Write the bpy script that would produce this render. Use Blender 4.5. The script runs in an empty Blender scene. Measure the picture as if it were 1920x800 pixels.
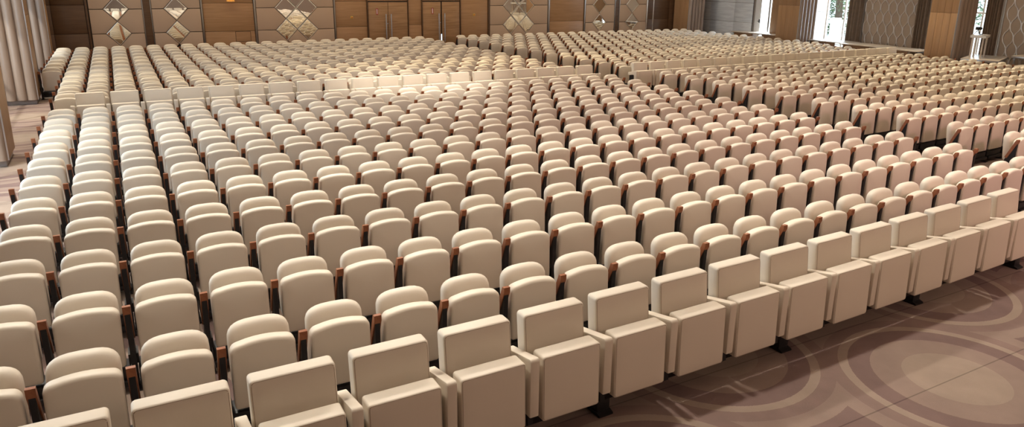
import bpy, bmesh, math, random
import numpy as np
from mathutils import Vector, Matrix
random.seed(7)
S = bpy.context.scene
COL = S.collection
PI = math.pi

# ------------------------------------------------------------------ helpers
def link(o, parent=None):
    COL.objects.link(o)
    if parent is not None: o.parent = parent
    return o
def tag(o, label=None, cat=None, group=None, kind=None):
    if label: o['label'] = label
    if cat: o['category'] = cat
    if group: o['group'] = group
    if kind: o['kind'] = kind
    return o
def empty(name, loc=(0, 0, 0), rz=0.0):
    o = bpy.data.objects.new(name, None); o.location = loc; o.rotation_euler = (0, 0, rz)
    o.empty_display_size = .1
    return link(o)
def smooth(me, ang=35):
    me.shade_smooth()
    try: me.set_sharp_from_angle(angle=math.radians(ang))
    except Exception: pass
def meshobj(name, bm, mat, parent=None, ang=35, sm=True):
    me = bpy.data.meshes.new(name); bmesh.ops.recalc_face_normals(bm, faces=bm.faces[:]); bm.to_mesh(me); bm.free()
    if mat is not None:
        for m in (mat if isinstance(mat, (list, tuple)) else [mat]): me.materials.append(m)
    if sm: smooth(me, ang)
    return link(bpy.data.objects.new(name, me), parent)
def box(bm, x0, x1, y0, y1, z0, z1, bev=0.0, M=None, seg=2):
    g = bmesh.ops.create_cube(bm, size=1)
    vs = g['verts']
    for v in vs: v.co = Vector(((x0+x1)/2+v.co.x*(x1-x0), (y0+y1)/2+v.co.y*(y1-y0), (z0+z1)/2+v.co.z*(z1-z0)))
    if bev > 0:
        es = list({e for v in vs for e in v.link_edges})
        r = bmesh.ops.bevel(bm, geom=es, offset=bev, segments=seg, affect='EDGES', profile=.5)
        vs = list({v for f in r['faces'] for v in f.verts} | {v for v in vs if v.is_valid})
    if M is not None:
        bmesh.ops.transform(bm, matrix=M, verts=vs)
    return vs
def newbox(name, mat, x0, x1, y0, y1, z0, z1, bev=0.0, parent=None, M=None):
    bm = bmesh.new(); box(bm, x0, x1, y0, y1, z0, z1, bev, M); return meshobj(name, bm, mat, parent)
def prism(bm, poly, axis, a, b, bev=0.0):
    """polygon (2-D points) extruded along axis 'x' or 'y' from a to b; bevel on the rim at b"""
    f3 = (lambda p, t: Vector((t, p[0], p[1]))) if axis == 'x' else ((lambda p, t: Vector((p[0], t, p[1]))) if axis == 'y' else (lambda p, t: Vector((p[0], p[1], t))))
    A = [bm.verts.new(f3(p, a)) for p in poly]; Bv = [bm.verts.new(f3(p, b)) for p in poly]
    n = len(poly)
    bm.faces.new(A); fb = bm.faces.new(Bv[::-1])
    for i in range(n): bm.faces.new((A[i], Bv[i], Bv[(i+1) % n], A[(i+1) % n]))
    if bev > 0:
        bmesh.ops.bevel(bm, geom=list(fb.edges), offset=bev, segments=3, affect='EDGES', profile=.5)
def tube(bm, pts, r, n=8, closed=False):
    pts = [Vector(p) for p in pts]; rings = []
    m = len(pts)
    for i, p in enumerate(pts):
        if closed: d = pts[(i+1) % m]-pts[i-1]
        else: d = pts[min(i+1, m-1)]-pts[max(i-1, 0)]
        d.normalize(); a = d.orthogonal().normalized()
        if abs(d.z) < .9: a = Vector((0, 0, 1)).cross(d).normalized()
        else: a = Vector((0, 1, 0)).cross(d).normalized()
        b = d.cross(a)
        rings.append([bm.verts.new(p+a*r*math.cos(2*PI*k/n)+b*r*math.sin(2*PI*k/n)) for k in range(n)])
    for i in range(m if closed else m-1):
        A = rings[i]; Bq = rings[(i+1) % m]
        for k in range(n): bm.faces.new((A[k], A[(k+1) % n], Bq[(k+1) % n], Bq[k]))
    if not closed:
        bm.faces.new(rings[0][::-1]); bm.faces.new(rings[-1])
def lathe(bm, prof, cx, cy, n=12):
    rings = [[bm.verts.new((cx+r*math.cos(2*PI*k/n), cy+r*math.sin(2*PI*k/n), z)) for k in range(n)] for r, z in prof]
    for A, Bq in zip(rings, rings[1:]):
        for k in range(n): bm.faces.new((A[k], A[(k+1) % n], Bq[(k+1) % n], Bq[k]))
    bm.faces.new(rings[0][::-1]); bm.faces.new(rings[-1])

# ------------------------------------------------------------------ materials
def mat(name, col, rough=.5, metal=0.0, spec=.5, bump=None, var=None, emit=None, coat=0.0):
    m = bpy.data.materials.new(name); m.use_nodes = True
    nt = m.node_tree; b = nt.nodes['Principled BSDF']
    b.inputs['Base Color'].default_value = (*col, 1); b.inputs['Roughness'].default_value = rough
    b.inputs['Metallic'].default_value = metal; b.inputs['Specular IOR Level'].default_value = spec
    b.inputs['Coat Weight'].default_value = coat
    if emit: b.inputs['Emission Color'].default_value = (*emit[0], 1); b.inputs['Emission Strength'].default_value = emit[1]
    if bump or var:
        tc = nt.nodes.new('ShaderNodeTexCoord'); nz = nt.nodes.new('ShaderNodeTexNoise')
        sc = (bump or var)[0]; nz.inputs['Scale'].default_value = sc; nz.inputs['Detail'].default_value = 3
        nt.links.new(tc.outputs['Object'], nz.inputs['Vector'])
        if bump:
            bp = nt.nodes.new('ShaderNodeBump'); bp.inputs['Strength'].default_value = bump[1]; bp.inputs['Distance'].default_value = .002
            nt.links.new(nz.outputs['Fac'], bp.inputs['Height']); nt.links.new(bp.outputs['Normal'], b.inputs['Normal'])
        if var:
            rp = nt.nodes.new('ShaderNodeValToRGB')
            rp.color_ramp.elements[0].position = .3; rp.color_ramp.elements[1].position = .7
            rp.color_ramp.elements[0].color = (*[c*(1-var[1]) for c in col], 1); rp.color_ramp.elements[1].color = (*[min(1, c*(1+var[1])) for c in col], 1)
            nt.links.new(nz.outputs['Fac'], rp.inputs['Fac']); nt.links.new(rp.outputs['Color'], b.inputs['Base Color'])
    return m
def wood(name, c1, c2, scale=(1.5, 1.5, 30), rough=.42, contrast=(.3, .72), big=.0):
    m = bpy.data.materials.new(name); m.use_nodes = True; nt = m.node_tree; b = nt.nodes['Principled BSDF']
    tc = nt.nodes.new('ShaderNodeTexCoord'); mp = nt.nodes.new('ShaderNodeMapping'); nz = nt.nodes.new('ShaderNodeTexNoise'); rp = nt.nodes.new('ShaderNodeValToRGB')
    mp.inputs['Scale'].default_value = scale
    nz.inputs['Scale'].default_value = 1.0; nz.inputs['Detail'].default_value = 6; nz.inputs['Roughness'].default_value = .6; nz.inputs['Distortion'].default_value = .3
    rp.color_ramp.elements[0].position = contrast[0]; rp.color_ramp.elements[1].position = contrast[1]
    rp.color_ramp.elements[0].color = (*c1, 1); rp.color_ramp.elements[1].color = (*c2, 1)
    nt.links.new(tc.outputs['Object'], mp.inputs['Vector']); nt.links.new(mp.outputs['Vector'], nz.inputs['Vector'])
    nt.links.new(nz.outputs['Fac'], rp.inputs['Fac']); nt.links.new(rp.outputs['Color'], b.inputs['Base Color'])
    b.inputs['Roughness'].default_value = rough
    return m
LEATHER = mat('cream_leatherette', (.70, .625, .52), .48, spec=.45, bump=(420, .08))
LEATHER2 = mat('cream_leatherette_front_row', (.72, .64, .53), .5, spec=.45, bump=(420, .08))
PIPING = mat('tan_piping', (.30, .22, .15), .6)
ARMWOOD = wood('red_brown_arm_wood', (.23, .075, .03), (.33, .12, .05), (20, 6, 20), .38)
BLACK = mat('black_frame_metal', (.012, .011, .012), .45, spec=.4)
WALLWOOD = wood('oak_wall_veneer', (.35, .19, .085), (.45, .26, .125), (1.2, 1.2, 22), .4)
DARKWOOD = wood('dark_walnut_veneer', (.10, .052, .025), (.145, .078, .038), (1.2, 1.2, 16), .42)
DOORWOOD = wood('figured_door_veneer', (.31, .17, .075), (.43, .25, .12), (.9, .9, 13), .38, (.36, .62))
COLWOOD = wood('column_oak_veneer', (.33, .19, .095), (.43, .265, .145), (22, 22, .7), .42)
FLUTE = wood('pale_fluted_veneer', (.30, .22, .168), (.40, .305, .24), (9, 9, .8), .26)
FABRIC = mat('taupe_wall_upholstery', (.52, .375, .265), .8, spec=.2, bump=(600, .25))
MIRROR = mat('mirror', (.93, .9, .84), .015, metal=1.0)
CHROME = mat('chrome', (.92, .88, .80), .28, metal=.75)
STEEL = mat('brushed_steel', (.5, .5, .5), .3, metal=1.0)
GROOVE = mat('dark_groove', (.03, .02, .014), .7)
STONE = mat('grey_stone_plinth', (.30, .26, .24), .35, var=(6, .15))
CEIL = mat('ceiling_white', (.75, .71, .66), .8)
PLASTER = mat('wall_plaster', (.60, .53, .46), .8)
RED = mat('red_plate', (.55, .05, .03), .4)
WHITE = mat('white_paint', (.85, .85, .84), .5)
YELLOW = mat('yellow_plate', (.75, .55, .10), .4)
DRAPE = mat('taupe_drape', (.27, .205, .155), .75, spec=.2, var=(7, .12))
OGEE_BACK = mat('beige_panel_leather', (.47, .375, .285), .55)
OGEE_LINE = mat('silvery_bronze_lattice', (.62, .57, .52), .30, metal=.7)
TABLETOP = wood('pale_table_laminate', (.52, .44, .36), (.66, .58, .49), (14, 1.2, 5), .28)
TABLEWOOD = wood('table_panel_wood', (.32, .18, .085), (.42, .25, .13), (2, 14, 2), .45)
TERRACE = mat('pale_terrace_stone', (.8, .8, .78), .7, var=(3, .06))
FACADE = mat('white_rendered_facade', (.86, .86, .84), .7)
BARK = mat('dark_bark', (.045, .035, .028), .9, var=(14, .35))
LEAF = mat('green_leaves', (.05, .13, .045), .6, var=(5, .5))
AMBER = mat('amber_glass', (.75, .3, .04), .2, emit=((1, .5, .12), .25))
def marble():
    m = bpy.data.materials.new('grey_travertine'); m.use_nodes = True; nt = m.node_tree; b = nt.nodes['Principled BSDF']
    tc = nt.nodes.new('ShaderNodeTexCoord'); mp = nt.nodes.new('ShaderNodeMapping'); mp.inputs['Scale'].default_value = (1, 1.3, 14)
    nz = nt.nodes.new('ShaderNodeTexNoise'); nz.inputs['Scale'].default_value = 1; nz.inputs['Detail'].default_value = 8; nz.inputs['Distortion'].default_value = .8
    rp = nt.nodes.new('ShaderNodeValToRGB'); rp.color_ramp.elements[0].position = .3; rp.color_ramp.elements[1].position = .62
    rp.color_ramp.elements[0].color = (.68, .73, .80, 1); rp.color_ramp.elements[1].color = (.84, .90, .96, 1)  # bluish daylight tint put into the grey stone's colour
    nt.links.new(tc.outputs['Object'], mp.inputs['Vector']); nt.links.new(mp.outputs['Vector'], nz.inputs['Vector']); nt.links.new(nz.outputs['Fac'], rp.inputs['Fac']); nt.links.new(rp.outputs['Color'], b.inputs['Base Color'])
    b.inputs['Roughness'].default_value = .3
    return m
MARBLE = marble()
def glass():
    m = bpy.data.materials.new('window_glass'); m.use_nodes = True; nt = m.node_tree
    nt.nodes.remove(nt.nodes['Principled BSDF']); out = nt.nodes['Material Output']
    t = nt.nodes.new('ShaderNodeBsdfTransparent'); g = nt.nodes.new('ShaderNodeBsdfGlossy'); mx = nt.nodes.new('ShaderNodeMixShader')
    g.inputs['Roughness'].default_value = .02; mx.inputs[0].default_value = .07; t.inputs[0].default_value = (.96, .98, .98, 1)
    nt.links.new(t.outputs[0], mx.inputs[1]); nt.links.new(g.outputs[0], mx.inputs[2]); nt.links.new(mx.outputs[0], out.inputs['Surface'])
    return m
GLASS = glass()
def carpet():
    m = bpy.data.materials.new('ogee_pattern_carpet'); m.use_nodes = True; nt = m.node_tree; N = nt.nodes; L = nt.links; b = N['Principled BSDF']
    tc = N.new('ShaderNodeTexCoord'); sp = N.new('ShaderNodeSeparateXYZ'); L.new(tc.outputs['Object'], sp.inputs[0])
    def mth(op, a, bb=None, c=None):
        n = N.new('ShaderNodeMath'); n.operation = op
        for i, v in enumerate((a, bb, c)):
            if v is None: continue
            if isinstance(v, (int, float)): n.inputs[i].default_value = v
            else: L.new(v, n.inputs[i])
        return n.outputs[0]
    def dist(ox, oy):
        dx = mth('WRAP', mth('SUBTRACT', sp.outputs['X'], ox), 1.56, -1.56)
        dy = mth('WRAP', mth('SUBTRACT', sp.outputs['Y'], oy), 1.30, -1.30)
        return mth('SQRT', mth('ADD', mth('MULTIPLY', dx, dx), mth('MULTIPLY', dy, dy)))
    wob = N.new('ShaderNodeTexNoise'); wob.inputs['Scale'].default_value = 60; L.new(tc.outputs['Object'], wob.inputs['Vector'])
    d = mth('MINIMUM', dist(5.09, -.65), dist(6.65, -1.95))
    d = mth('ADD', d, mth('MULTIPLY', mth('SUBTRACT', wob.outputs['Fac'], .5), .012))
    rp = N.new('ShaderNodeValToRGB'); cr = rp.color_ramp; cr.interpolation = 'CONSTANT'
    lightest, light, dark, mid = (.33, .256, .207), (.285, .212, .177), (.205, .140, .127), (.245, .172, .150)
    stops = [(0, lightest), (.41, light), (.66, dark), (.84, lightest), (.92, mid), (1.05, light), (1.2, dark)]
    cr.elements[0].position = 0; cr.elements[0].color = (*stops[0][1], 1); cr.elements[1].position = stops[1][0]/1.6; cr.elements[1].color = (*stops[1][1], 1)
    for p, c in stops[2:]:
        e = cr.elements.new(p/1.6); e.color = (*c, 1)
    L.new(mth('DIVIDE', d, 1.6), rp.inputs['Fac'])
    # sculpted patchiness
    nz = N.new('ShaderNodeTexNoise'); nz.inputs['Scale'].default_value = 4; nz.inputs['Detail'].default_value = 4; L.new(tc.outputs['Object'], nz.inputs['Vector'])
    v = mth('MULTIPLY_ADD', nz.outputs['Fac'], .35, .83)
    # seams every 1.03 m
    sy = mth('ABSOLUTE', mth('WRAP', mth('ADD', sp.outputs['Y'], .92), .515, -.515)); seam = mth('MULTIPLY_ADD', mth('LESS_THAN', sy, .006), -.35, 1)
    v = mth('MULTIPLY', v, seam)
    mx = N.new('ShaderNodeMix'); mx.data_type = 'RGBA'; mx.blend_type = 'MULTIPLY'; mx.inputs['Factor'].default_value = 1
    L.new(rp.outputs['Color'], mx.inputs['A']); cb = N.new('ShaderNodeCombineColor')
    for k in range(3): L.new(v, cb.inputs[k])
    L.new(cb.outputs[0], mx.inputs['B']); L.new(mx.outputs['Result'], b.inputs['Base Color'])
    fine = N.new('ShaderNodeTexNoise'); fine.inputs['Scale'].default_value = 250; L.new(tc.outputs['Object'], fine.inputs['Vector'])
    bp = N.new('ShaderNodeBump'); bp.inputs['Strength'].default_value = .5; bp.inputs['Distance'].default_value = .004
    L.new(fine.outputs['Fac'], bp.inputs['Height']); L.new(bp.outputs['Normal'], b.inputs['Normal'])
    b.inputs['Roughness'].default_value = .95; b.inputs['Specular IOR Level'].default_value = .1
    return m
CARPET = carpet()

# ------------------------------------------------------------------ floor plan of the seating
U, RS = .56, 1.82726
WC = np.array([[0.04521, 0.06885], [0.01691, 0.2527], [-0.00968, 0.06748], [-0.0065, -0.16921], [0.15455, -0.11917], [-0.01048, -0.03269], [-0.05709, 0.38592], [0.12237, 0.11252], [0.11637, -0.22625], [-0.07713, -0.00334]])
def plan(c, r):
    """seat lattice (column boundary, row) -> floor point; the rows are very gently curved"""
    x = (c-12)/15; y = (RS*(r-2)-20)/20
    bf = [x**i*y**j for i in range(4) for j in range(4-i)]
    return Vector((c*U+U*sum(b*k[0] for b, k in zip(bf, WC)), RS*U*(r-2)+U*sum(b*k[1] for b, k in zip(bf, WC)), 0))
def seat_place(c0, c1, r):
    a, b = plan(c0, r), plan(c1, r); m = (a+b)/2; d = b-a
    return m, math.atan2(d.y, d.x), d.length/(c1-c0)
RBLK = 24.34

# ------------------------------------------------------------------ camera
CAMP = dict(yaw=0.505660, pitch=0.274197, roll=0.011410, F=1348.826, ppy=337.10)
CPOS = Vector((0.6905, -4.8777, 3.2338))
def cam_basis():
    y, p, ro = CAMP['yaw'], CAMP['pitch'], CAMP['roll']
    f = Vector((math.sin(y)*math.cos(p), math.cos(y)*math.cos(p), -math.sin(p))); r = Vector((math.cos(y), -math.sin(y), 0)); u = r.cross(f)
    return r*math.cos(ro)+u*math.sin(ro), -r*math.sin(ro)+u*math.cos(ro), f
CR, CU, CF = cam_basis()
cd = bpy.data.cameras.new('camera'); cam = link(bpy.data.objects.new('camera', cd))
cd.sensor_fit = 'HORIZONTAL'; cd.sensor_width = 36; cd.lens = CAMP['F']/1920*36; cd.shift_y = -(400-CAMP['ppy'])/1920; cd.clip_end = 200; cd.clip_start = .05
M = Matrix((CR, CU, -CF)).transposed().to_4x4(); M.translation = CPOS; cam.matrix_world = M
S.camera = cam
def project(p):
    d = Vector(p)-CPOS; c = d.dot(CF)
    return (960+CAMP['F']*d.dot(CR)/c, CAMP['ppy']-CAMP['F']*d.dot(CU)/c, c)

# ------------------------------------------------------------------ chairs
def superpad(out, y0, y1, bev, dome, lean=0.0, zref=0.0, rings_in=2, bev_seg=3, back_dome=0.0):
    """closed upholstered pad: outline 'out' [(x,z)], front at y0 (towards -Y), back at y1"""
    n = len(out); cx = sum(p[0] for p in out)/n; cz = (max(p[1] for p in out)+min(p[1] for p in out))/2
    hw = max(abs(p[0]-cx) for p in out); hh = max(abs(p[1]-cz) for p in out)
    lay = []   # (inset, y)
    for k in range(1, rings_in+1):
        t = k/(rings_in+1); lay.append((1-t, None, t))
    seq = []
    for t in [k/(rings_in+1) for k in range(1, rings_in+1)]: seq.append(('s', t, y0-dome*(1-t*t)))
    for k in range(bev_seg+1):
        a = PI/2*k/bev_seg; seq.append(('b', bev*(1-math.sin(a)), y0+bev*(1-math.cos(a))))
    for k in range(bev_seg+1):
        a = PI/2*k/bev_seg; seq.append(('b', bev*(1-math.cos(a)), y1-bev*(1-math.sin(a))))
    for t in [.66, .33][:rings_in]: seq.append(('s', t, y1+back_dome*(1-t*t)))
    vs = []; fs = []
    def add(x, y, z): vs.append((x, y+lean*(z-zref), z)); return len(vs)-1
    c0 = add(cx, y0-dome, cz); prev = None
    fx = (hw-bev)/hw; fz = (hh-bev)/hh
    for kind, a, y in seq:
        if kind == 'b': sx, sz = (hw-a)/hw, (hh-a)/hh
        else: sx, sz = fx*a, fz*a
        ring = [add(cx+(p[0]-cx)*sx, y, cz+(p[1]-cz)*sz) for p in out]
        if prev is None: fs += [(c0, ring[(i+1) % n], ring[i]) for i in range(n)]
        else: fs += [(prev[i], prev[(i+1) % n], ring[(i+1) % n], ring[i]) for i in range(n)]
        prev = ring
    c1 = add(cx, y1+back_dome, cz); fs += [(c1, prev[i], prev[(i+1) % n]) for i in range(n)]
    return vs, fs
def arc(cx, cz, rx, rz, a0, a1, n): return [(cx+rx*math.cos(a0+(a1-a0)*i/n), cz+rz*math.sin(a0+(a1-a0)*i/n)) for i in range(n+1)]
def seat_outline(hw, z0, z1, rb, rt, crown, nb=3, nt=5, nc=5):
    pts = arc(-hw+rb, z0+rb, rb, rb, PI, 1.5*PI, nb)+arc(hw-rb, z0+rb, rb, rb, 1.5*PI, 2*PI, nb)
    zc = z1-crown
    pts += arc(hw-rt, zc-rt, rt, rt, 0, PI/2-.15, nt)
    xs = [hw-rt-(2*(hw-rt))*k/(nc+1) for k in range(1, nc+1)]
    xe = hw-rt*.85
    pts += [(x, zc+crown*(1-(x/xe)**2)) for x in xs]
    pts += arc(-hw+rt, zc-rt, rt, rt, PI/2+.15, PI, nt)
    return pts
def back_outline(hw, z0, zs, z1, rb, e=2.7, n=14):
    pts = arc(-hw+rb, z0+rb, rb, rb, PI, 1.5*PI, 2)+arc(hw-rb, z0+rb, rb, rb, 1.5*PI, 2*PI, 2)
    for k in range(n+1):
        a = PI*k/n; c, s = math.cos(a), math.sin(a)
        pts.append((hw*abs(c)**(2/e)*(1 if c >= 0 else -1), zs+(z1-zs)*abs(s)**(2/e)))
    return pts
def polymesh(name, vs, fs, mat_, ang=50):
    me = bpy.data.meshes.new(name); me.from_pydata(vs, [], fs); me.materials.append(mat_)
    bm = bmesh.new(); bm.from_mesh(me); bmesh.ops.recalc_face_normals(bm, faces=bm.faces[:]); bm.to_mesh(me); bm.free()
    smooth(me, ang); return me
def bm_mesh(name, bm, mat_, ang=30):
    me = bpy.data.meshes.new(name); bmesh.ops.recalc_face_normals(bm, faces=bm.faces[:]); bm.to_mesh(me); bm.free(); me.materials.append(mat_); smooth(me, ang); return me

SEAT_ME = polymesh('seat_cushion', *superpad(seat_outline(.226, .225, .737, .022, .06, .020), .0, .105, .026, .012, lean=.03, zref=.2), LEATHER)
BACK_ME = polymesh('backrest', *superpad(back_outline(.220, .33, .66, .808, .03, e=3.1), .135, .25, .046, .018, lean=.13, zref=.4, back_dome=.012), LEATHER)
def arm_wood_bm():
    bm = bmesh.new(); prism(bm, [(0, .694), (.0, .736), (.035, .736), (.165, .42), (.128, .405)], 'x', -.029, .029)
    return bm
def arm_frame_bm():
    bm = bmesh.new()
    prism(bm, [(.012, .692), (.127, .404), (.15, .41), (.19, .30), (.15, .10), (.15, .0), (.05, .0), (.05, .10), (.03, .3)], 'x', -.02, .02)
    box(bm, -.03, .03, -.01, .26, .0, .018)
    box(bm, -.036, .036, .06, .20, .215, .30)          # pivot housing between the seats
    return bm
ARMW_ME = bm_mesh('armrest', arm_wood_bm(), ARMWOOD); ARMF_ME = bm_mesh('arm_frame', arm_frame_bm(), BLACK)
def rail_bm():
    bm = bmesh.new(); box(bm, -.252, .252, .02, .21, .06, .20, .006); box(bm, -.252, .252, -.02, .02, .06, .11, .004); return bm
RAIL_ME = bm_mesh('base_rail', rail_bm(), BLACK)
# simplified copies of the same shapes for the far mass
SEAT_LO = superpad(seat_outline(.226, .225, .737, .022, .06, .020, 2, 3, 3), .0, .105, .026, .012, lean=.03, zref=.2, rings_in=1, bev_seg=2)
BACK_LO = superpad(back_outline(.220, .33, .66, .808, .03, e=3.1, n=10), .135, .25, .046, .018, lean=.13, zref=.4, rings_in=1, bev_seg=2, back_dome=.012)

def ordinal(n):
    w = ['', 'first', 'second', 'third', 'fourth', 'fifth', 'sixth', 'seventh', 'eighth', 'ninth', 'tenth', 'eleventh', 'twelfth', 'thirteenth', 'fourteenth', 'fifteenth', 'sixteenth', 'seventeenth', 'eighteenth', 'nineteenth', 'twentieth', 'twenty-first', 'twenty-second', 'twenty-third', 'twenty-fourth']
    return w[n]
def chair(m, rz, pit, label, group, last):
    t = empty('auditorium_chair', m, rz); tag(t, label, 'chair', group)
    for nm, me in (('seat_cushion', SEAT_ME), ('backrest', BACK_ME), ('base_rail', RAIL_ME)): link(bpy.data.objects.new(nm, me), t)
    for s in ((-1, 1) if last else (-1,)):
        for nm, me in (('armrest', ARMW_ME), ('arm_frame', ARMF_ME)):
            o = link(bpy.data.objects.new(nm, me), t); o.location.x = s*pit/2
    return t

specs = []   # block, row, column boundary, index from the aisle, last?
for r in range(2, 26):
    if r != 13:
        c0 = -1 if r < 19 else -2
        for c in range(c0, 22): specs.append(('near', r, c, 22-c, c == 21, c-c0+1))
        nR = 22 if r < 17 else 23
        for k in range(nR): specs.append(('far', r, RBLK+k, k+1, k == nR-1, nR-k))
cand = []
for i, (blk, r, c, ia, last, iw) in enumerate(specs):
    m, rz, pit = seat_place(c, c+1, r)
    xs = [project(m+Vector((dx, dy, z))) for dx in (-.2, .2) for dy in (0, .25) for z in (.3, .8)]
    vis = any(0 < p[0] < 1920 and 0 < p[1] < 800 and p[2] > 0 for p in xs)
    cand.append((xs[0][2] if vis else 1e6, i, m, (rz, pit), vis))
cand.sort(key=lambda a: a[0])
indiv = {i for d, i, m, rz, vis in cand[:300] if vis}
rest = []
row2 = sorted([(m.x, i) for d, i, m, rz, vis in cand if vis and specs[i][1] == 2 and specs[i][0] == 'near'])
row2idx = {i: k+1 for k, (x, i) in enumerate(row2)}
for d, i, m, rz, vis in sorted(cand, key=lambda a: a[1]):
    blk, r, c, ia, last, iw = specs[i]
    if i not in indiv:
        rest.append((m, rz[0], last)); continue
    if blk == 'near':
        rw = ordinal(r-1)
        if r == 2: lab = f'cream folding seat in the row right behind the square-backed armchairs, {ordinal(row2idx[i])} from photo left'
        elif ia <= 12: lab = f'cream folding seat, {rw} row behind the square-backed front armchairs, {ordinal(ia)} from the aisle'
        else: lab = f'cream folding seat, {rw} row behind the square-backed front armchairs, {ordinal(iw)} from the wall'
        grp = 'folding seats in the near block'
    else:
        lab = f'cream folding seat across the aisle, level with near row {ordinal(r-1)}, {ordinal(ia)} from the aisle'
        grp = 'folding seats across the aisle'
    chair(m, rz[0], rz[1], lab, grp, last)

# the remaining seats, further back, as one mass
def mass(rest):
    parts = []
    def frombm(bm):
        bmesh.ops.recalc_face_normals(bm, faces=bm.faces[:]); bm.verts.index_update()
        v = [tuple(x.co) for x in bm.verts]; f = [tuple(x.index for x in q.verts) for q in bm.faces]; bm.free(); return v, f
    def fix(v, f):
        me = bpy.data.meshes.new('t'); me.from_pydata(v, [], f); bm = bmesh.new(); bm.from_mesh(me); bpy.data.meshes.remove(me); return frombm(bm)
    base = [(fix(*SEAT_LO), 0, 0), (fix(*BACK_LO), 0, 0), (frombm(rail_bm()), 2, 0)]
    aw, af = frombm(arm_wood_bm()), frombm(arm_frame_bm())
    armL = [(aw, 1, -U/2), (af, 2, -U/2)]; armR = [(aw, 1, U/2), (af, 2, U/2)]
    def pack(lst):
        V = []; loops = []; starts = []; mats = []; off = 0; tot = 0
        for (v, f), mi, dx in lst:
            a = np.array(v); a[:, 0] += dx; V.append(a)
            for q in f: starts.append(tot); tot += len(q); loops += [k+off for k in q]; mats.append(mi)
            off += len(v)
        return np.concatenate(V), np.array(loops), np.array(starts), np.array(mats)
    P1, P2 = pack(base+armL), pack(base+armL+armR)
    VV = []; LL = []; SS = []; MM = []; vo = lo = 0
    for m, rz, last in rest:
        V, Lp, St, Mt = P2 if last else P1
        c, s = math.cos(rz), math.sin(rz)
        VV.append(np.stack([V[:, 0]*c-V[:, 1]*s+m.x, V[:, 0]*s+V[:, 1]*c+m.y, V[:, 2]], 1)); LL.append(Lp+vo); SS.append(St+lo); MM.append(Mt)
        vo += len(V); lo += len(Lp)
    VV = np.concatenate(VV); LL = np.concatenate(LL); SS = np.concatenate(SS); MM = np.concatenate(MM)
    me = bpy.data.meshes.new('auditorium_chairs')
    me.vertices.add(len(VV)); me.vertices.foreach_set('co', VV.astype(np.float32).ravel())
    me.loops.add(len(LL)); me.loops.foreach_set('vertex_index', LL.astype(np.int32))
    me.polygons.add(len(SS)); me.polygons.foreach_set('loop_start', SS.astype(np.int32)); me.polygons.foreach_set('material_index', MM.astype(np.int32))
    for mm in (LEATHER, ARMWOOD, BLACK): me.materials.append(mm)
    me.update(calc_edges=True); me.validate(); smooth(me, 40)
    o = link(bpy.data.objects.new('auditorium_chairs', me))
    tag(o, 'distant cream folding seats filling the rear and far-side blocks in even rows', 'chairs', kind='stuff')
mass(rest)

# ------------------------------------------------------------------ square-backed armchairs
VP = 1.1134; VU = VP*U
def vip_box(hw, z0, z1, r): return seat_outline(hw, z0, z1, r, r, .0001, 3, 3, 1)
VSEAT = polymesh('seat_cushion', *superpad(vip_box(.244, .200, .700, .020), -.004, .14, .014, .005, lean=.03, zref=.2), LEATHER2)
VBACK = polymesh('backrest', *superpad(vip_box(.258, .42, .912, .026), .215, .335, .016, .006, lean=.10, zref=.45), LEATHER2)
def ring_mesh(name, out, y, lean, zref, r=.0022):
    bm = bmesh.new(); tube(bm, [(x, y+lean*(z-zref), z) for x, z in out], r, 6, True); return bm_mesh(name, bm, PIPING)
VSEATP = ring_mesh('piping', vip_box(.2345, .210, .691, .016), -.0005, .03, .2, .003)
VBACKP = ring_mesh('piping', vip_box(.247, .43, .901, .022), .2185, .10, .45, .003)
def vip_arm_bm():
    bm = bmesh.new()
    poly = [(0, .26), (0, .697), (.018, .715), (.38, .635), (.38, .545), (.13, .60), (.095, .575), (.095, .26)]
    prism(bm, poly, 'x', -.037, .037)
    bmesh.ops.bevel(bm, geom=[e for e in bm.edges], offset=.010, segments=2, affect='EDGES', profile=.5); return bm
VARM = bm_mesh('armrest', vip_arm_bm(), LEATHER2, 40)
def vip_side_bm():
    bm = bmesh.new(); prism(bm, [(.05, .17), (.09, .57), (.13, .60), (.33, .56), (.33, .17)], 'x', -.022, .022); return bm
VSIDE = bm_mesh('arm_frame', vip_side_bm(), BLACK)
def armchair(m, rz, pit, label, group, last):
    t = empty('padded_armchair', m, rz); tag(t, label, 'armchair', group)
    s_ = link(bpy.data.objects.new('seat_cushion', VSEAT), t); link(bpy.data.objects.new('piping', VSEATP), s_)
    b_ = link(bpy.data.objects.new('backrest', VBACK), t); link(bpy.data.objects.new('piping', VBACKP), b_)
    for s in ((-1, 1) if last else (-1,)):
        for nm, me in (('armrest', VARM), ('arm_frame', VSIDE)):
            o = link(bpy.data.objects.new(nm, me), t); o.location.x = s*pit/2
def beam(c0, n, r, label, legs):
    a, b = plan(c0, r), plan(c0+n*VP, r); m = (a+b)/2; d = b-a; t = empty('seat_beam', m, math.atan2(d.y, d.x)); tag(t, label, 'beam')
    L = d.length/2+.03
    bm = bmesh.new(); box(bm, -L, L, .03, .30, .115, .198, .006); box(bm, -L, L, .16, .30, .19, .26, .004); meshobj('beam_tube', bm, BLACK, t)  # upper bar added to stop light leaking between beam and seats
    for q in legs:
        x = (q-n/2)*VU*d.length/(n*VU)
        bm = bmesh.new(); box(bm, x-.06, x+.06, .03, .19, .02, .12, .006); prism(bm, [(-.01, 0), (-.01, .015), (.03, .03), (.30, .03), (.30, 0)], 'x', x-.065, x+.065); meshobj('leg', bm, BLACK, t)
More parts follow.
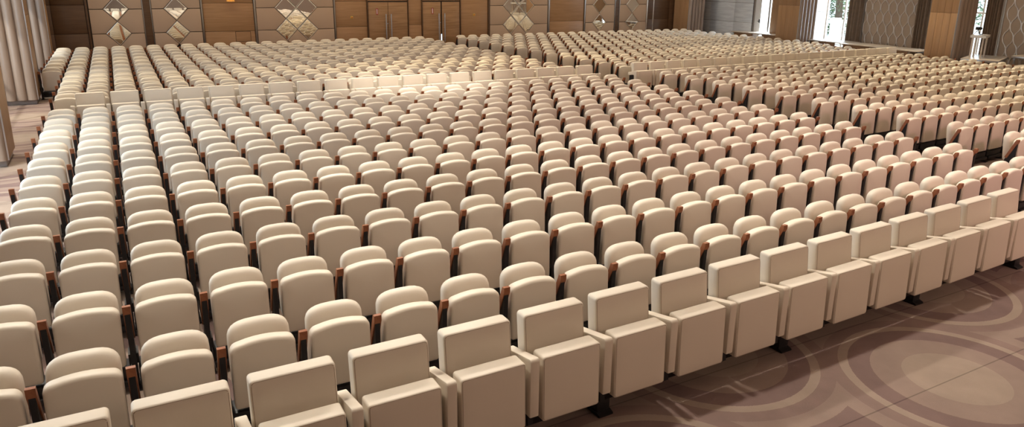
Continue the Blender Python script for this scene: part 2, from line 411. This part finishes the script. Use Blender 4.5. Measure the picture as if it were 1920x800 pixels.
for blk, c0, r, nm in (("front", -.225, .925, "near"), ("mid", -.24, 13.12, "near"), ("mid", RBLK, 13.12, "far")):
    vis_i = 0; chosen = []
    for k in range(20):
        m, rz, pit = seat_place(c0+k*VP, c0+(k+1)*VP, r)
        if blk == 'front':
            xs = [project(m+Vector((dx, .1, z))) for dx in (-.3, .28) for z in (.2, .98)]
            if not any(-0 < p[0] < 1920 and p[1] < 800 for p in xs): continue
        chosen.append((k, m, rz, pit))
    for j, (k, m, rz, pit) in enumerate(chosen):
        if blk == 'front':
            lab = f'square-backed cream armchair in the front row along the carpet, {ordinal(j+1)} from photo left'; g = 'front-row armchairs'
        elif nm == 'near':
            lab = (f'square-backed cream armchair in the cross row before the aisle, {ordinal(k+1)} from the wall side' if k < 10 else
                   f'square-backed cream armchair in the cross row before the aisle, {ordinal(20-k)} from the aisle'); g = 'armchairs in the near cross row'
        else:
            lab = (f'square-backed cream armchair in the cross row beyond the aisle, {ordinal(k+1)} from the aisle' if k < 10 else
                   f'square-backed cream armchair in the cross row beyond the aisle, {ordinal(20-k)} from the table end'); g = 'armchairs in the far cross row'
        armchair(m, rz, pit*VP, lab, g, k == 19)
    beam(c0, 20, r, {('front', 'near'): 'black metal beam on feet carrying the front row of armchairs', ('mid', 'near'): 'black beam under the armchair row crossing the near block', ('mid', 'far'): 'black beam under the armchair row beyond the aisle'}[(blk, nm)],
         [1, 6.1-2.9, 6.1, 9.35, 12.6, 15.8, 19])

# ------------------------------------------------------------------ room shell
XL, XR, YF, YB, H = -3.2, 29.2, -8.0, 25.5, 6.5
def struct(o): o['kind'] = 'structure'; return o
struct(newbox('floor', CARPET, XL-.2, XR+.2, YF-.2, YB+.6, -.1, 0))
struct(newbox('ceiling', CEIL, XL-.2, XR+.2, YF-.2, YB+.2, H, H+.1))
struct(newbox('wall_front', PLASTER, XL-.2, XR+.2, YF-.2, YF, 0, H))

# ---- left wall with tall windows between the columns
def wall_x(name, x0, x1, ys, mat_, holes):
    """wall slab in a Y range with rectangular openings [(ya, yb, za, zb)]"""
    bm = bmesh.new(); y = ys[0]
    for ya, yb, za, zb in sorted(holes):
        if ya > y: box(bm, x0, x1, y, ya, 0, H)
        if za > 0: box(bm, x0, x1, ya, yb, 0, za)
        if zb < H: box(bm, x0, x1, ya, yb, zb, H)
        y = yb
    if y < ys[1]: box(bm, x0, x1, y, ys[1], 0, H)
    return struct(meshobj(name, bm, mat_, sm=False))
LW = [(3.6, 8.8, .5, 5.0), (11.6, 15.8, .5, 5.0), (18.6, 22.9, .5, 5.0)]
RW = [None, (10.1, 11.3, 0.0, 4.2), (15.8, 18.25, .35, 4.2), (20.62, 21.62, 0, 3.0)]
wall_x('wall_left', XL-.2, XL, (YF, YB), PLASTER, LW)
wall_x('wall_right', XR, XR+.2, (YF, YB), PLASTER, RW[1:])
struct(newbox('ground', TERRACE, XR+.2, XR+22, -6, 40, -.25, -.05))

# windows: frame with glass
def window(name, x, ya, yb, za, zb, mull, trans):
    t = empty(name, (x, (ya+yb)/2, za)); struct(t); w = (yb-ya)/2; h = zb-za
    bm = bmesh.new(); r = .035
    for yy in (-w+r, w-r): box(bm, -.04, .04, yy-r, yy+r, 0, h)
    for zz in (r, h-r): box(bm, -.039, .039, -w, w, zz-r, zz+r)
    for q in mull: box(bm, -.045, .045, q-.03, q+.03, 0, h)
    for q in trans: box(bm, -.035, .035, -w, w, q-.03, q+.03)
    meshobj('window_frame', bm, WHITE, t, sm=False)
    bm = bmesh.new(); box(bm, -.006, .006, -w+.02, w-.02, .02, h-.02); meshobj('glass', bm, GLASS, t, sm=False)
for i, (ya, yb, za, zb) in enumerate(LW): window(f'window_{i+1}', XL-.1, ya, yb, za, zb, [-.9, .9], [2.4])
window('window_4', XR+.1, 15.8, 18.25, .35, 4.2, [-.46, .46], [])
window('window_5', XR+.1, 10.1, 11.3, 0, 4.2, [.0], [2.15])

# ---- columns (smooth veneer towards the hall, half-round flutes towards the stage)
def column(x0, x1, y0, y1, hall_side, grooves):
    t = empty('column', ((x0+x1)/2, (y0+y1)/2, 0)); struct(t); hx, hy = (x1-x0)/2, (y1-y0)/2
    bm = bmesh.new(); box(bm, -hx+.02, hx-.02, -hy+.02, hy-.02, .12, H); meshobj('core', bm, COLWOOD, t, sm=False)
    bm = bmesh.new(); box(bm, -hx+.04, hx-.04, -hy+.04, hy-.04, 0, .13, .01); meshobj('plinth', bm, STONE, t)
    # hall face boards
    bm = bmesh.new(); s = 1 if hall_side > 0 else -1
    n = grooves; w = 2*hy/n
    for k in range(n):
        a = -hy+k*w; X0, X1 = sorted((s*(hx-.03), s*hx))
        for za, zb in ((.12, 2.18), (2.19, H)): box(bm, X0, X1, a+.003, a+w-.003, za, zb, .004)
    meshobj('hall_face', bm, COLWOOD, t)
    bm = bmesh.new(); nf = 5; w = 2*hx/nf; prof = []
    for k in range(nf):
        for j in range(9):
            a = PI-PI*j/8; prof.append((-hx+(k+.5)*w+w*.47*math.cos(a), -hy-.085*math.sin(a)))
    prof += [(hx, -hy+.03), (-hx, -hy+.03)]
    prism(bm, prof, 'z', .12, H); meshobj('fluted_face', bm, FLUTE, t, ang=40)
    bm = bmesh.new()
    for sx in (-1, 1): box(bm, sx*hx-.012, sx*hx+.012, -hy-.012, -hy+.012, .12, H)
    meshobj('edge_strip', bm, STEEL, t, sm=False)
for y0, y1 in ((9.78, 10.85), (16.8, 17.9), (23.8, 24.9)):
    column(-2.2, -1.08, y0, y1, 1, 9)
for y0, y1, x0, n in ((10.29, 11.3, 26.95, 4), (17.07, 18.24, 26.95, 5), (24.2, 25.32, 27.13, 9)):
    column(x0, x0+1.06, y0, y1, -1, n)

# ---- back wall
wb = struct(newbox('wall_back', GROOVE, XL-.2, XR+.2, YB, YB+.2, 0, H))
def slabs(x0, x1, zs, mat_, y=YB, th=.03):
    for za, zb in zip(zs, zs[1:]):
        bm = bmesh.new(); box(bm, x0+.006, x1-.006, y-th, y, za+.006, zb-.006, .003); o = meshobj('wood_panel', bm, mat_); o.parent = wb
ZS = [0.0, 1.12, 2.12, 4.4, H]
slabs(XL, -1.0, ZS, DARKWOOD); slabs(-1.0, .04, ZS, DARKWOOD)
slabs(3.93, 5.78, [0, 1.09, 2.16, 4.4, H], WALLWOOD)
slabs(9.03, 10.37, [0, 1.16, 2.2, 4.4, H], WALLWOOD); slabs(12.24, 12.84, [0, 1.18, 2.3, 4.4, H], WALLWOOD)
slabs(14.75, 16.11, [0, 2.3, 4.4, H], WALLWOOD); slabs(19.46, 21.45, [0, 1.2, 4.4, H], WALLWOOD)
slabs(25.51, 26.9, [0, 1.2, 4.4, H], DARKWOOD); slabs(26.9, XR, [0, 4.4, H], DARKWOOD)
slabs(10.42, 12.2, [2.2, 4.4, H], WALLWOOD); slabs(12.89, 14.69, [2.2, 4.4, H], WALLWOOD)
ti = 1
def trim(x0, x1, mat_, th=.07, z1=H, z0=0):
    global ti
    struct(newbox(f'trim_{ti}', mat_, x0, x1, YB-th, YB, z0, z1, .006)); ti += 1
for x0, x1, m_ in ((.05, .12, DARKWOOD), (1.90, 2.13, DARKWOOD), (3.86, 3.92, STEEL), (5.79, 5.86, STEEL), (8.96, 9.02, STEEL), (10.375, 10.415, DARKWOOD),
                   (12.205, 12.235, DARKWOOD), (12.845, 12.885, DARKWOOD), (14.70, 14.745, DARKWOOD), (16.12, 16.19, DARKWOOD), (19.35, 19.45, STEEL), (21.46, 21.53, STEEL), (23.36, 23.60, DARKWOOD), (25.38, 25.44, CHROME), (25.46, 25.50, DARKWOOD)):
    trim(x0, x1, m_)
for x in (1.88, 2.15, 23.34, 23.62): trim(x-.014, x+.014, STEEL, .075)
trim(25.82, 25.86, CHROME, .06)

# upholstered panels with diamond mirrors
ZM = .868; Z1 = 1.10
def pad_obj(poly, t, name='padding'):
    bm = bmesh.new(); cx = sum(p[0] for p in poly)/len(poly); cz = sum(p[1] for p in poly)/len(poly)
    def shrink(p):
        d = math.hypot(p[0]-cx, p[1]-cz); return (p[0]-(p[0]-cx)/d*.012, p[1]-(p[1]-cz)/d*.012)
    prism(bm, [shrink(p) for p in poly], 'y', .03, -.045, .016); return meshobj(name, bm, FABRIC, t, 40)
def diamond(cx, cz, hw, hh, t, tilt):
    def q(s): return [(cx, cz-hh*s), (cx+hw*s, cz), (cx, cz+hh*s), (cx-hw*s, cz)]
    bm = bmesh.new(); o, i_ = q(.975), q(.90); fr = -.05
    O = [bm.verts.new((p[0], 0, p[1])) for p in o]; Of = [bm.verts.new((p[0], fr+.012, p[1])) for p in o]; I = [bm.verts.new((p[0], fr, p[1])) for p in i_]; Ib = [bm.verts.new((p[0], fr+.02, p[1])) for p in i_]
    for a, b_ in ((O, Of), (Of, I), (I, Ib)):
        for k in range(4): bm.faces.new((a[k], a[(k+1) % 4], b_[(k+1) % 4], b_[k]))
    f = meshobj('mirror_frame', bm, CHROME, t, sm=False)
    bm = bmesh.new(); I2 = q(.905); pts = []
    for p in I2: pts.append(bm.verts.new((p[0], fr+.014+tilt*(p[0]-cx), p[1])))
    bk = [bm.verts.new((p[0], 0, p[1])) for p in I2]
    bm.faces.new(pts); bm.faces.new(bk[::-1])
    for k in range(4): bm.faces.new((pts[k], bk[k], bk[(k+1) % 4], pts[(k+1) % 4]))
    meshobj('mirror', bm, MIRROR, t, sm=False)
def upholstered(x0, x1, cx, double, label):
    t = empty('upholstered_wall_panel', (0, YB-.012, 0)); tag(t, label, 'wall panel', 'upholstered wall panels with mirrors')
    bm = bmesh.new(); box(bm, x0, x1, -.0, .01, 0.02, 4.2); meshobj('backing', bm, GROOVE, t, sm=False)
    hw = (.422 if double else .415); hh = ZM/2; full = 2*hw if double else hw
    for k in range(-1, 3):
        za, zb = Z1+k*ZM, Z1+(k+1)*ZM; zm = (za+zb)/2; top = min(zb, 3.69)
        for s, xe in ((-1, x0), (1, x1)):
            inner = hw if double else 0
            if k >= 0:
                poly = [(xe, za), (cx+s*full, za), (cx+s*inner, zm), (cx+s*full, zb), (xe, zb)]
            else:
                poly = [(xe, max(.05, za)), (cx+s*.004, max(.05, za)), (cx+s*full, zb), (xe, zb)] if double else [(xe, za), (cx+s*full, za), (cx+s*.0, zm), (cx+s*full, zb), (xe, zb)]
            pad_obj(poly, t)
    if double: pad_obj([(cx, Z1-2*hh), (cx+hw, Z1-hh), (cx, Z1), (cx-hw, Z1-hh)], t)
    for k in range(3):
        zc = Z1+k*ZM
        for c in ((cx-hw, cx+hw) if double else (cx,)): diamond(c, zc, hw, hh, t, random.uniform(-.012, .012))
        if double and k < 2: diamond(cx, zc+hh, hw, hh, t, random.uniform(-.012, .012))
upholstered(.15, 1.865, 1.01, False, 'taupe padded wall panel with one mirror column, nearest the left-hand fluted columns')
upholstered(2.17, 3.85, 2.99, False, 'taupe padded wall panel with one mirror column, beside the wood panel with the amber lamp')
upholstered(5.87, 8.95, 7.43, True, 'wide taupe padded wall panel with clustered mirrors, left of the double doors')
upholstered(16.21, 19.34, 17.75, True, 'wide taupe padded wall panel with clustered mirrors, right of the double doors')
upholstered(21.55, 23.32, 22.40, False, 'taupe padded wall panel with one mirror column, right of the plain wood panel')
upholstered(23.64, 25.37, 24.46, False, 'taupe padded wall panel with one mirror column, next to the dark wood corner')

# double doors
def door(name, x0, x1, gap, open_):
    t = empty(name, ((x0+x1)/2, YB, 0)); struct(t); w = (x1-x0)/2
    for s in (-1, 1):
        a, b_ = sorted((s*gap/2, s*(w-.01)))
        bm = bmesh.new(); box(bm, a+.004, b_-.004, -.045, -.002, .012, 2.155, .004)
        lf = meshobj('leaf', bm, DOORWOOD, t)
        hx = s*(gap/2+.11)
        bm = bmesh.new(); tube(bm, [(hx, -.105, .42), (hx, -.105, 1.66)], .021, 12)
        for z in (.55, 1.05, 1.53): tube(bm, [(hx, -.105, z), (hx, -.04, z)], .012, 8)
        meshobj('handle', bm, STEEL, lf)
        if s < 0:
            bm = bmesh.new(); sx = -.50 if not open_ else -.43; box(bm, sx-.04, sx+.04, -.052, -.044, 1.64, 1.90, .02); sg = meshobj('sign', bm, RED, lf); sg['label'] = 'red and white push plate'
            bm = bmesh.new()
            box(bm, sx-.022, sx+.022, -.0545, -.051, 1.67, 1.87, .008)
            meshobj('sign_face', bm, WHITE, lf)
            bm = bmesh.new()
            for z in (1.70, 1.745, 1.79, 1.835): box(bm, sx-.013, sx+.013, -.056, -.054, z, z+.012); box(bm, sx-.003, sx+.003, -.056, -.054, z-.012, z+.02)
            meshobj('lettering', bm, RED, lf, sm=False)
            bm = bmesh.new(); tube(bm, [(-gap/2-.03, -.045, 1.26), (-gap/2-.03, -.062, 1.26)], .022, 12); meshobj('lock', bm, STEEL, lf)
    return t
door('door_1', 10.42, 12.20, .012, False)
door('door_2', 12.89, 14.69, .055, True)
# glowing sheet in the second doors' gap, standing in for daylight beyond
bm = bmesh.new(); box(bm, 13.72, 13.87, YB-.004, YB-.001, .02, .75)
o = meshobj('gap_glow_sheet', bm, mat('emissive_gap_daylight', (.6, .75, .85), .3, emit=((.55, .8, 1), 1.6)), sm=False); o.parent = wb

# small fittings on the wood panels
def callpoint(x, z, label):
    t = empty('alarm_button', (x, YB-.03, z)); tag(t, label, 'alarm button', 'alarm buttons')
    bm = bmesh.new(); box(bm, -.05, .05, -.02, .03, -.05, .05, .008); meshobj('plate', bm, YELLOW, t)
    bm = bmesh.new(); tube(bm, [(0, -.015, 0), (0, -.032, 0)], .026, 14); meshobj('button', bm, RED, t)
callpoint(9.71, 1.54, 'small yellow square alarm button on wood panel left of doors')
callpoint(15.41, 1.57, 'small yellow square alarm button on wood panel right of doors')
t = empty('wall_lamp', (4.95, YB-.03, 2.27)); tag(t, 'amber glass wall lamp high on the oak panel', 'lamp')
bm = bmesh.new(); box(bm, -.05, .05, -.03, 0, .02, .22, .01); meshobj('bracket', bm, YELLOW, t)
bm = bmesh.new()
for k, s in enumerate((-.09, .0, .09)):
    lathe(bm, [(.012, .10), (.035, .06), (.05, .0), (.058, -.05), (.05, -.052), (.01, .02)], s, -.10, 12)
meshobj('shades', bm, AMBER, t)
t = empty('wall_hatch', (5.32, YB-.03, .88)); tag(t, 'small square access hatch low in the oak panel', 'hatch')
bm = bmesh.new(); box(bm, -.29, .29, -.004, 0, -.2, .2); meshobj('rim', bm, DARKWOOD, t)
bm = bmesh.new(); box(bm, -.27, .27, -.008, -.003, -.18, .18); meshobj('lid', bm, WALLWOOD, t)

# ---- right wall: travertine, side door, ogee panels, drapes
wr = struct(newbox('wall_cladding', GROOVE, XR-.02, XR, 21.72, 25.4, 0, H))
ys = [21.76, 23.01, 24.72, 25.4]; zs = [0, 1.15, 2.12, 3.1, 4.1, H]
for ya, yb in zip(ys, ys[1:]):
    for za, zb in zip(zs, zs[1:]):
        bm = bmesh.new(); box(bm, -.03, 0, ya+.006, yb-.006, za+.006, zb-.006, .003); o = meshobj('travertine_slab', bm, MARBLE, wr); o.location = (XR-.02, 0, 0)
t = empty('door_3', (XR, 21.66, 0)); struct(t)
bm = bmesh.new(); box(bm, -.06, .02, -.04, .04, 0, 3.05); box(bm, -.06, .02, -1.0, -.92, 0, 3.05); box(bm, -.06, .02, -1.0, .04, 3.0, 3.06); meshobj('door_frame', bm, STEEL, t, sm=False)
bm = bmesh.new(); box(bm, -.03, .02, -.42, -.04, .01, 2.98, .004); lf = meshobj('leaf', bm, WHITE, t)
bm = bmesh.new(); box(bm, -.075, -.03, -.40, -.34, 1.2, 1.36, .01); tube(bm, [(-.06, -.37, 1.27), (-.10, -.37, 1.27), (-.10, -.28, 1.27)], .012, 8); meshobj('handle', bm, BLACK, lf)
struct(newbox('trim_40', COLWOOD, XR-.05, XR, 20.0, 20.58, 0, H, .004))
def drape(y0, y1, label, n):
    t = empty('drape', (XR-.18, (y0+y1)/2, .03)); tag(t, label, 'curtain', 'drapes beside the windows'); w = (y1-y0)/2
    bm = bmesh.new(); N = n*10; A = []
    for i in range(N+1):
        u = -w+2*w*i/N; x = .07*math.sin(2*PI*n*i/N)+.02*math.sin(2*PI*n*i/N*.37+1)
        A.append((x, u))
    prof = A+[(x+.02, u) for x, u in A[::-1]]
    prism(bm, prof, 'z', 0, 4.6); o = meshobj('curtain_cloth', bm, DRAPE, t, 60)
    bm = bmesh.new(); tube(bm, [(0.01, -w-.05, 4.62), (0.01, w+.05, 4.62)], .02, 8); meshobj('curtain_rail', bm, STEEL, t)
drape(15.55, 16.2, 'taupe drape between the wide window and ogee panel', 4)
drape(12.68, 13.12, 'taupe drape between ogee panel and the smooth oak column', 4)
drape(9.98, 10.48, 'taupe drape beside the narrow garden window behind the small stacked table', 6)
def ogee(y0, y1, z1, label):
    t = empty('ogee_wall_panel', (XR, (y0+y1)/2, 0)); tag(t, label, 'wall panel', 'ogee patterned wall panels'); w = (y1-y0)/2
    bm = bmesh.new(); box(bm, -.04, 0, -w, w, .1, z1, .004); meshobj('backing', bm, OGEE_BACK, t)
    bm = bmesh.new(); cw, ch = .37, .88; k = 0; y = -w+cw/4
    while y < w-.03:
        pts = []; n = int(z1/ch*22); sgn = 1 if k % 2 else -1
        for i in range(n+1):
            z = .1+(z1-.1)*i/n; cz_ = math.cos(2*PI*z/ch); yy = y+sgn*(cw/4-.006)*math.copysign(abs(cz_)**.72, cz_)
            pts.append((yy, z))
        # raised ribbon with a peaked section
        prev = None
        for (yy, z) in pts:
            yy = max(-w+.02, min(w-.02, yy))
            sl = 1
            ring = [bm.verts.new((-.04, yy-.030*sl, z)), bm.verts.new((-.062, yy-.022*sl, z)), bm.verts.new((-.066, yy, z)), bm.verts.new((-.062, yy+.022*sl, z)), bm.verts.new((-.04, yy+.030*sl, z))]
            if prev:
                for j in range(4): bm.faces.new((prev[j], prev[j+1], ring[j+1], ring[j]))
            prev = ring
        y += cw/2; k += 1
    meshobj('lattice', bm, OGEE_LINE, t, 60)
    bm = bmesh.new()
    for s in (-1, 1): box(bm, -.07, 0, s*w-.02, s*w+.02, .1, z1)
    meshobj('edge_strip', bm, STEEL, t, sm=False)
ogee(13.15, 15.52, 4.6, 'beige ogee-latticed wall panel between two taupe drapes above the long tables')
ogee(5.2, 9.92, 4.6, 'beige ogee-latticed wall panel at the photo edge behind the low platforms')

# ---- tables along the right wall
def table(x, y, rz, L, W, Ht, label, grp, modesty=True):
    t = empty('folding_table', (x, y, 0), rz); tag(t, label, 'table', grp)
    bm = bmesh.new(); box(bm, -W/2, W/2, -L/2, L/2, Ht-.035, Ht, .006); meshobj('tabletop', bm, TABLETOP, t)
    if modesty:
        bm = bmesh.new(); box(bm, -W/2+.10, -W/2+.125, -L/2+.45, L/2-.12, .28, Ht-.036, .004); meshobj('modesty_panel', bm, TABLEWOOD, t)
    for s in (-1, 1):
        bm = bmesh.new(); yy = s*(L/2-.10)
        box(bm, -.03, .03, yy-.025, yy+.025, .04, Ht-.03, .004); box(bm, -W/2+.05, W/2-.05, yy-.025, yy+.025, .0, .045, .006); box(bm, -W/2+.08, W/2-.08, yy-.02, yy+.02, Ht-.065, Ht-.036)
        meshobj('leg', bm, BLACK, t)
names = ['nearest the smooth oak column', 'second from the smooth oak column', 'third from the smooth oak column']
for k in range(3):
    table((27.50, 27.80, 28.1)[k], 12.4+1.84*k, 0, 1.78, 1.15, .755, f'long pale-topped table below the ogee panel, {names[k]}', 'tables by the right-hand wall')
names = ['nearest the grooved column', 'second from the grooved column']
for k in range(2):
    table(28.62, 19.3+1.84*k+.15, 0, 1.78, .85, .755, f'long pale-topped table before the white side door, {names[k]}', 'tables by the side door')
# platform tables with square legs
def platform(x, y, rz, L, W, Ht, leg, label, name='platform_table', cat='table'):
    t = empty(name, (x, y, 0), rz); tag(t, label, cat)
    bm = bmesh.new(); box(bm, -L/2, L/2, -W/2, W/2, Ht-.09, Ht-.012, .004); meshobj('rim', bm, WHITE if name == 'stand_table' else STEEL, t)
    bm = bmesh.new(); box(bm, -L/2-.004, L/2+.004, -W/2-.004, W/2+.004, Ht-.013, Ht, .003); meshobj('tabletop', bm, TABLETOP, t)
    for sx in (-1, 1):
        for sy in (-1, 1):
            bm = bmesh.new(); box(bm, sx*(L/2-leg), sx*(L/2-leg)+(-leg if sx > 0 else leg), sy*(W/2-leg), sy*(W/2-leg)+(-leg if sy > 0 else leg), 0, Ht-.085, .004)
            meshobj('leg', bm, TABLETOP if name == 'stand_table' else STEEL, t)
    return t
A = math.radians(20)
platform(27.36, 9.34, A, 2.05, 1.12, .73, .055, 'low wide platform with wooden top carrying the small table')
st = platform(27.02, 9.44, A, .82, .46, .78, .05, 'small tall-legged table standing on the low wide platform', 'stand_table'); st.location.z = .7305
platform(27.28, 7.42, A*.15, 2.2, 1.1, .64, .05, 'low wooden platform at the photo edge in front of the latticed panel')
t2 = platform(28.35, 8.42, A*.15, 1.2, .6, .84, .05, 'taller grey-rimmed wooden platform at the photo edge, behind the low one')
# little camera on a mini tripod
t = empty('video_camera', (26.80, 9.42, 1.5115), A-.6); tag(t, 'small black video camera on a mini tripod on the stacked table', 'camera')
bm = bmesh.new(); box(bm, -.075, .075, -.06, .06, .17, .27, .012); meshobj('camera_body', bm, BLACK, t)
bm = bmesh.new(); tube(bm, [(0, -.06, .22), (0, -.12, .22)], .035, 14); meshobj('lens', bm, BLACK, t)
bm = bmesh.new(); tube(bm, [(0, .062, .225), (0, .068, .225)], .03, 14); meshobj('eyepiece', bm, YELLOW, t)
for k in range(3):
    a = 2*PI*k/3+.4; bm = bmesh.new(); tube(bm, [(0, 0, .17), (.13*math.cos(a), .13*math.sin(a), .006)], .009, 8); meshobj('leg', bm, BLACK, t)
bm = bmesh.new(); tube(bm, [(.12, .02, .012), (.25, -.02, .012), (.33, .03, .012), (.40, .10, .012)], .008, 6)
tag(meshobj('cable', bm, BLACK), 'black cable trailing from the small video camera', 'cable')
bpy.data.objects['cable'].location = (26.80, 9.42, 1.5115)

# ---- outside the right-hand windows
struct(newbox('facade', FACADE, 34.3, 34.7, 21.6, 34, 0, 7))
bm = bmesh.new()
for z in np.arange(.55, 7, .55): box(bm, 34.285, 34.301, 21.6, 34, z-.008, z+.008)
o = meshobj('facade_joints', bm, STONE, sm=False); o['kind'] = 'structure'
t = empty('balustrade', (34.8, 18.2, 0)); tag(t, 'white stone balustrade on the terrace outside the wide window', 'balustrade')
bm = bmesh.new(); box(bm, -.15, .15, -9.5, 3.2, 1.12, 1.27, .02); meshobj('handrail', bm, FACADE, t)
bm = bmesh.new(); box(bm, -.15, .15, -9.5, 3.2, 0, .42, .02); meshobj('plinth', bm, FACADE, t)
prof = [(.07, .42), (.07, .47), (.04, .50), (.085, .64), (.075, .74), (.035, .92), (.035, .98), (.07, 1.03), (.07, 1.12)]
bal = bpy.data.meshes.new('baluster'); bm = bmesh.new(); lathe(bm, prof, 0, 0, 12); bmesh.ops.recalc_face_normals(bm, faces=bm.faces[:]); bm.to_mesh(bal); bm.free(); bal.materials.append(FACADE); smooth(bal, 50)
for k in range(38):
    o = link(bpy.data.objects.new('baluster', bal), t); o.location = (0, 2.9-.32*k, 0)
for y in (-9.3, -2.5, 3.0):
    bm = bmesh.new(); box(bm, -.2, .2, y-.2, y+.2, 0, 1.35, .02); meshobj('post', bm, FACADE, t)
def tree(x, y, h, label, seed, crown):
    rnd = random.Random(seed); t = empty('tree', (x, y, -.1)); tag(t, label, 'tree', 'trees on the terrace')
    bm = bmesh.new(); pts = [(0, 0, 0), (.05, .04, h*.35), (-.04, .1, h*.7), (.05, .05, h)]; tube(bm, pts, .19, 12)
    for k in range(5):
        a = rnd.uniform(0, 2*PI); z = h*rnd.uniform(.4, .8); tube(bm, [(0, .05, z), (.7*math.cos(a), .7*math.sin(a), z+.6), (1.3*math.cos(a), 1.3*math.sin(a), z+.9)], .05, 7)
    meshobj('trunk', bm, BARK, t)
    bm = bmesh.new()
    for k in range(crown):
        a = rnd.uniform(0, 2*PI); rr = 1.9*rnd.random()**.5; z = rnd.uniform(h*.42, h*1.25)
        c = Vector((rr*math.cos(a), rr*math.sin(a), z)); d = Vector((rnd.gauss(0, 1), rnd.gauss(0, 1), rnd.gauss(0, 1))).normalized(); e = d.orthogonal().normalized(); s = rnd.uniform(.05, .11)
        bm.faces.new([bm.verts.new(c-d*s), bm.verts.new(c+e*s*.5), bm.verts.new(c+d*s), bm.verts.new(c-e*s*.5)])
    meshobj('leaves', bm, LEAF, t, sm=False)
tree(37.2, 22.9, 4.2, 'dark-trunked leafy tree behind the balustrade outside the wide window', 3, 1600)
tree(36.0, 13.4, 3.6, 'bushy green tree outside the narrow window', 9, 2200)
def hedge(y0, y1, label, n, seed):
    rnd = random.Random(seed); bm = bmesh.new()
    for k in range(n):
        c = Vector((rnd.uniform(40.2, 41.2), rnd.uniform(y0, y1), 2.6*rnd.random())); d = Vector((rnd.gauss(0, 1), rnd.gauss(0, 1), rnd.gauss(0, 1))).normalized(); e = d.orthogonal().normalized(); s = rnd.uniform(.06, .12)
        bm.faces.new([bm.verts.new(c-d*s), bm.verts.new(c+e*s*.5), bm.verts.new(c+d*s), bm.verts.new(c-e*s*.5)])
    tag(meshobj('hedge', bm, LEAF, sm=False), label, 'hedge')
hedge(18, 29, 'leafy green hedge behind the terrace balustrade', 7600, 4)

# ------------------------------------------------------------------ light
w = bpy.data.worlds.new('sky'); S.world = w; w.use_nodes = True
bg = w.node_tree.nodes['Background']; bg.inputs[0].default_value = (.80, .90, 1.0, 1); bg.inputs[1].default_value = 2.2
sun = bpy.data.lights.new('sun', 'SUN'); sun.energy = 2.5; sun.angle = .02; sun.color = (1, .96, .9); so = link(bpy.data.objects.new('sun', sun)); so.rotation_euler = (math.radians(40), math.radians(10), math.radians(-60))
def lamp(kind, name, loc, energy, col, rot=(0, 0, 0), **k):
    l = bpy.data.lights.new(name, kind); l.energy = energy; l.color = col
    for a, v in k.items(): setattr(l, a, v)
    o = link(bpy.data.objects.new(name, l)); o.location = loc; o.rotation_euler = rot; return o
# recessed ceiling downlights in rows; the rear ones are the warmest
rnd = random.Random(5)
F1, F2, F3 = (1.0, .92, .80), (1.0, .89, .74), (1.0, .82, .53)
for y, e, col in ((1.2, 640, F1), (4.6, 900, F1), (8.2, 760, F2), (11.8, 600, F2), (15.6, 700, F3), (19.8, 430, F3), (24.2, 500, F3)):
    for x in (0.2, 4.4, 8.6, 12.8, 17.0, 21.2, 25.4):
        k = rnd.uniform(.72, 1.28)*(1.35 if (y == 15.6 and 4 < x < 13) else 1)
        lamp('SPOT', 'downlight', (x, y, H-.05), e*k, col if x < 15 else (1.0, .84, .58), (math.radians(-22), 0, 0), spot_size=math.radians(80), spot_blend=.8, shadow_soft_size=.22)
lamp('SPOT', 'downlight', (7.2, 8.2, H-.05), 1500, F1, (math.radians(30), 0, 0), spot_size=math.radians(46), spot_blend=.9, shadow_soft_size=.1)
for y in (7.5, 12.0, 15.5): lamp('SPOT', 'downlight', (-2.0, y, H-.05), 420, F3, spot_size=math.radians(66), spot_blend=.8, shadow_soft_size=.1)
# broad unseen fill added under the ceiling for ambient light in the hall
lamp('AREA', 'ambient_fill', (12.8, 10, H-.08), 420, (1.0, .80, .60), shape='RECTANGLE', size=27, size_y=26)
lamp('AREA', 'back_wall_fill', (12.8, 23.6, H-.1), 260, (1.0, .84, .62), (math.radians(38), 0, 0), shape='RECTANGLE', size=27, size_y=.25)  # unseen fill added above the rear rows to brighten the back wall
lamp('SPOT', 'stage_side_light', (15.5, -7.0, 5.6), 820, (1.0, .48, .58), (math.radians(60), 0, math.radians(18)), spot_size=math.radians(62), spot_blend=.9, shadow_soft_size=.25)
# daylight through the tall left windows and the right ones
for (ya, yb, za, zb), e in zip(LW, (360, 80, 40)):
    lamp('AREA', 'window_daylight', (XL-.35, (ya+yb)/2, (za+zb)/2), e, (.70, .85, 1.0), (0, -PI/2, 0), shape='RECTANGLE', size=zb-za, size_y=yb-ya)
lamp('AREA', 'window_daylight', (XR+.4, 17.0, 2.3), 200, (.75, .88, 1.0), (0, PI/2, 0), shape='RECTANGLE', size=3.6, size_y=2.2)
lamp('AREA', 'window_daylight', (XR+.4, 10.7, 2.1), 120, (.75, .88, 1.0), (0, PI/2, 0), shape='RECTANGLE', size=4, size_y=1.2)
lamp('AREA', 'window_daylight', (XR+.8, 21.1, 1.6), 300, (.7, .86, 1.0), (0, PI/2, 0), shape='RECTANGLE', size=2.8, size_y=1.0)
# warm fill added at the stage end, imitating bounce off carpet and wood
lamp('AREA', 'stage_side_light', (13.0, -7.4, 4.6), 230, (1.0, .70, .54), (math.radians(66), 0, 0), shape='RECTANGLE', size=16, size_y=1.2)

S.view_settings.view_transform = 'Standard'; S.view_settings.look = 'None'; S.view_settings.gamma = 1; S.view_settings.use_curve_mapping = False
S.view_settings.exposure = 0.15
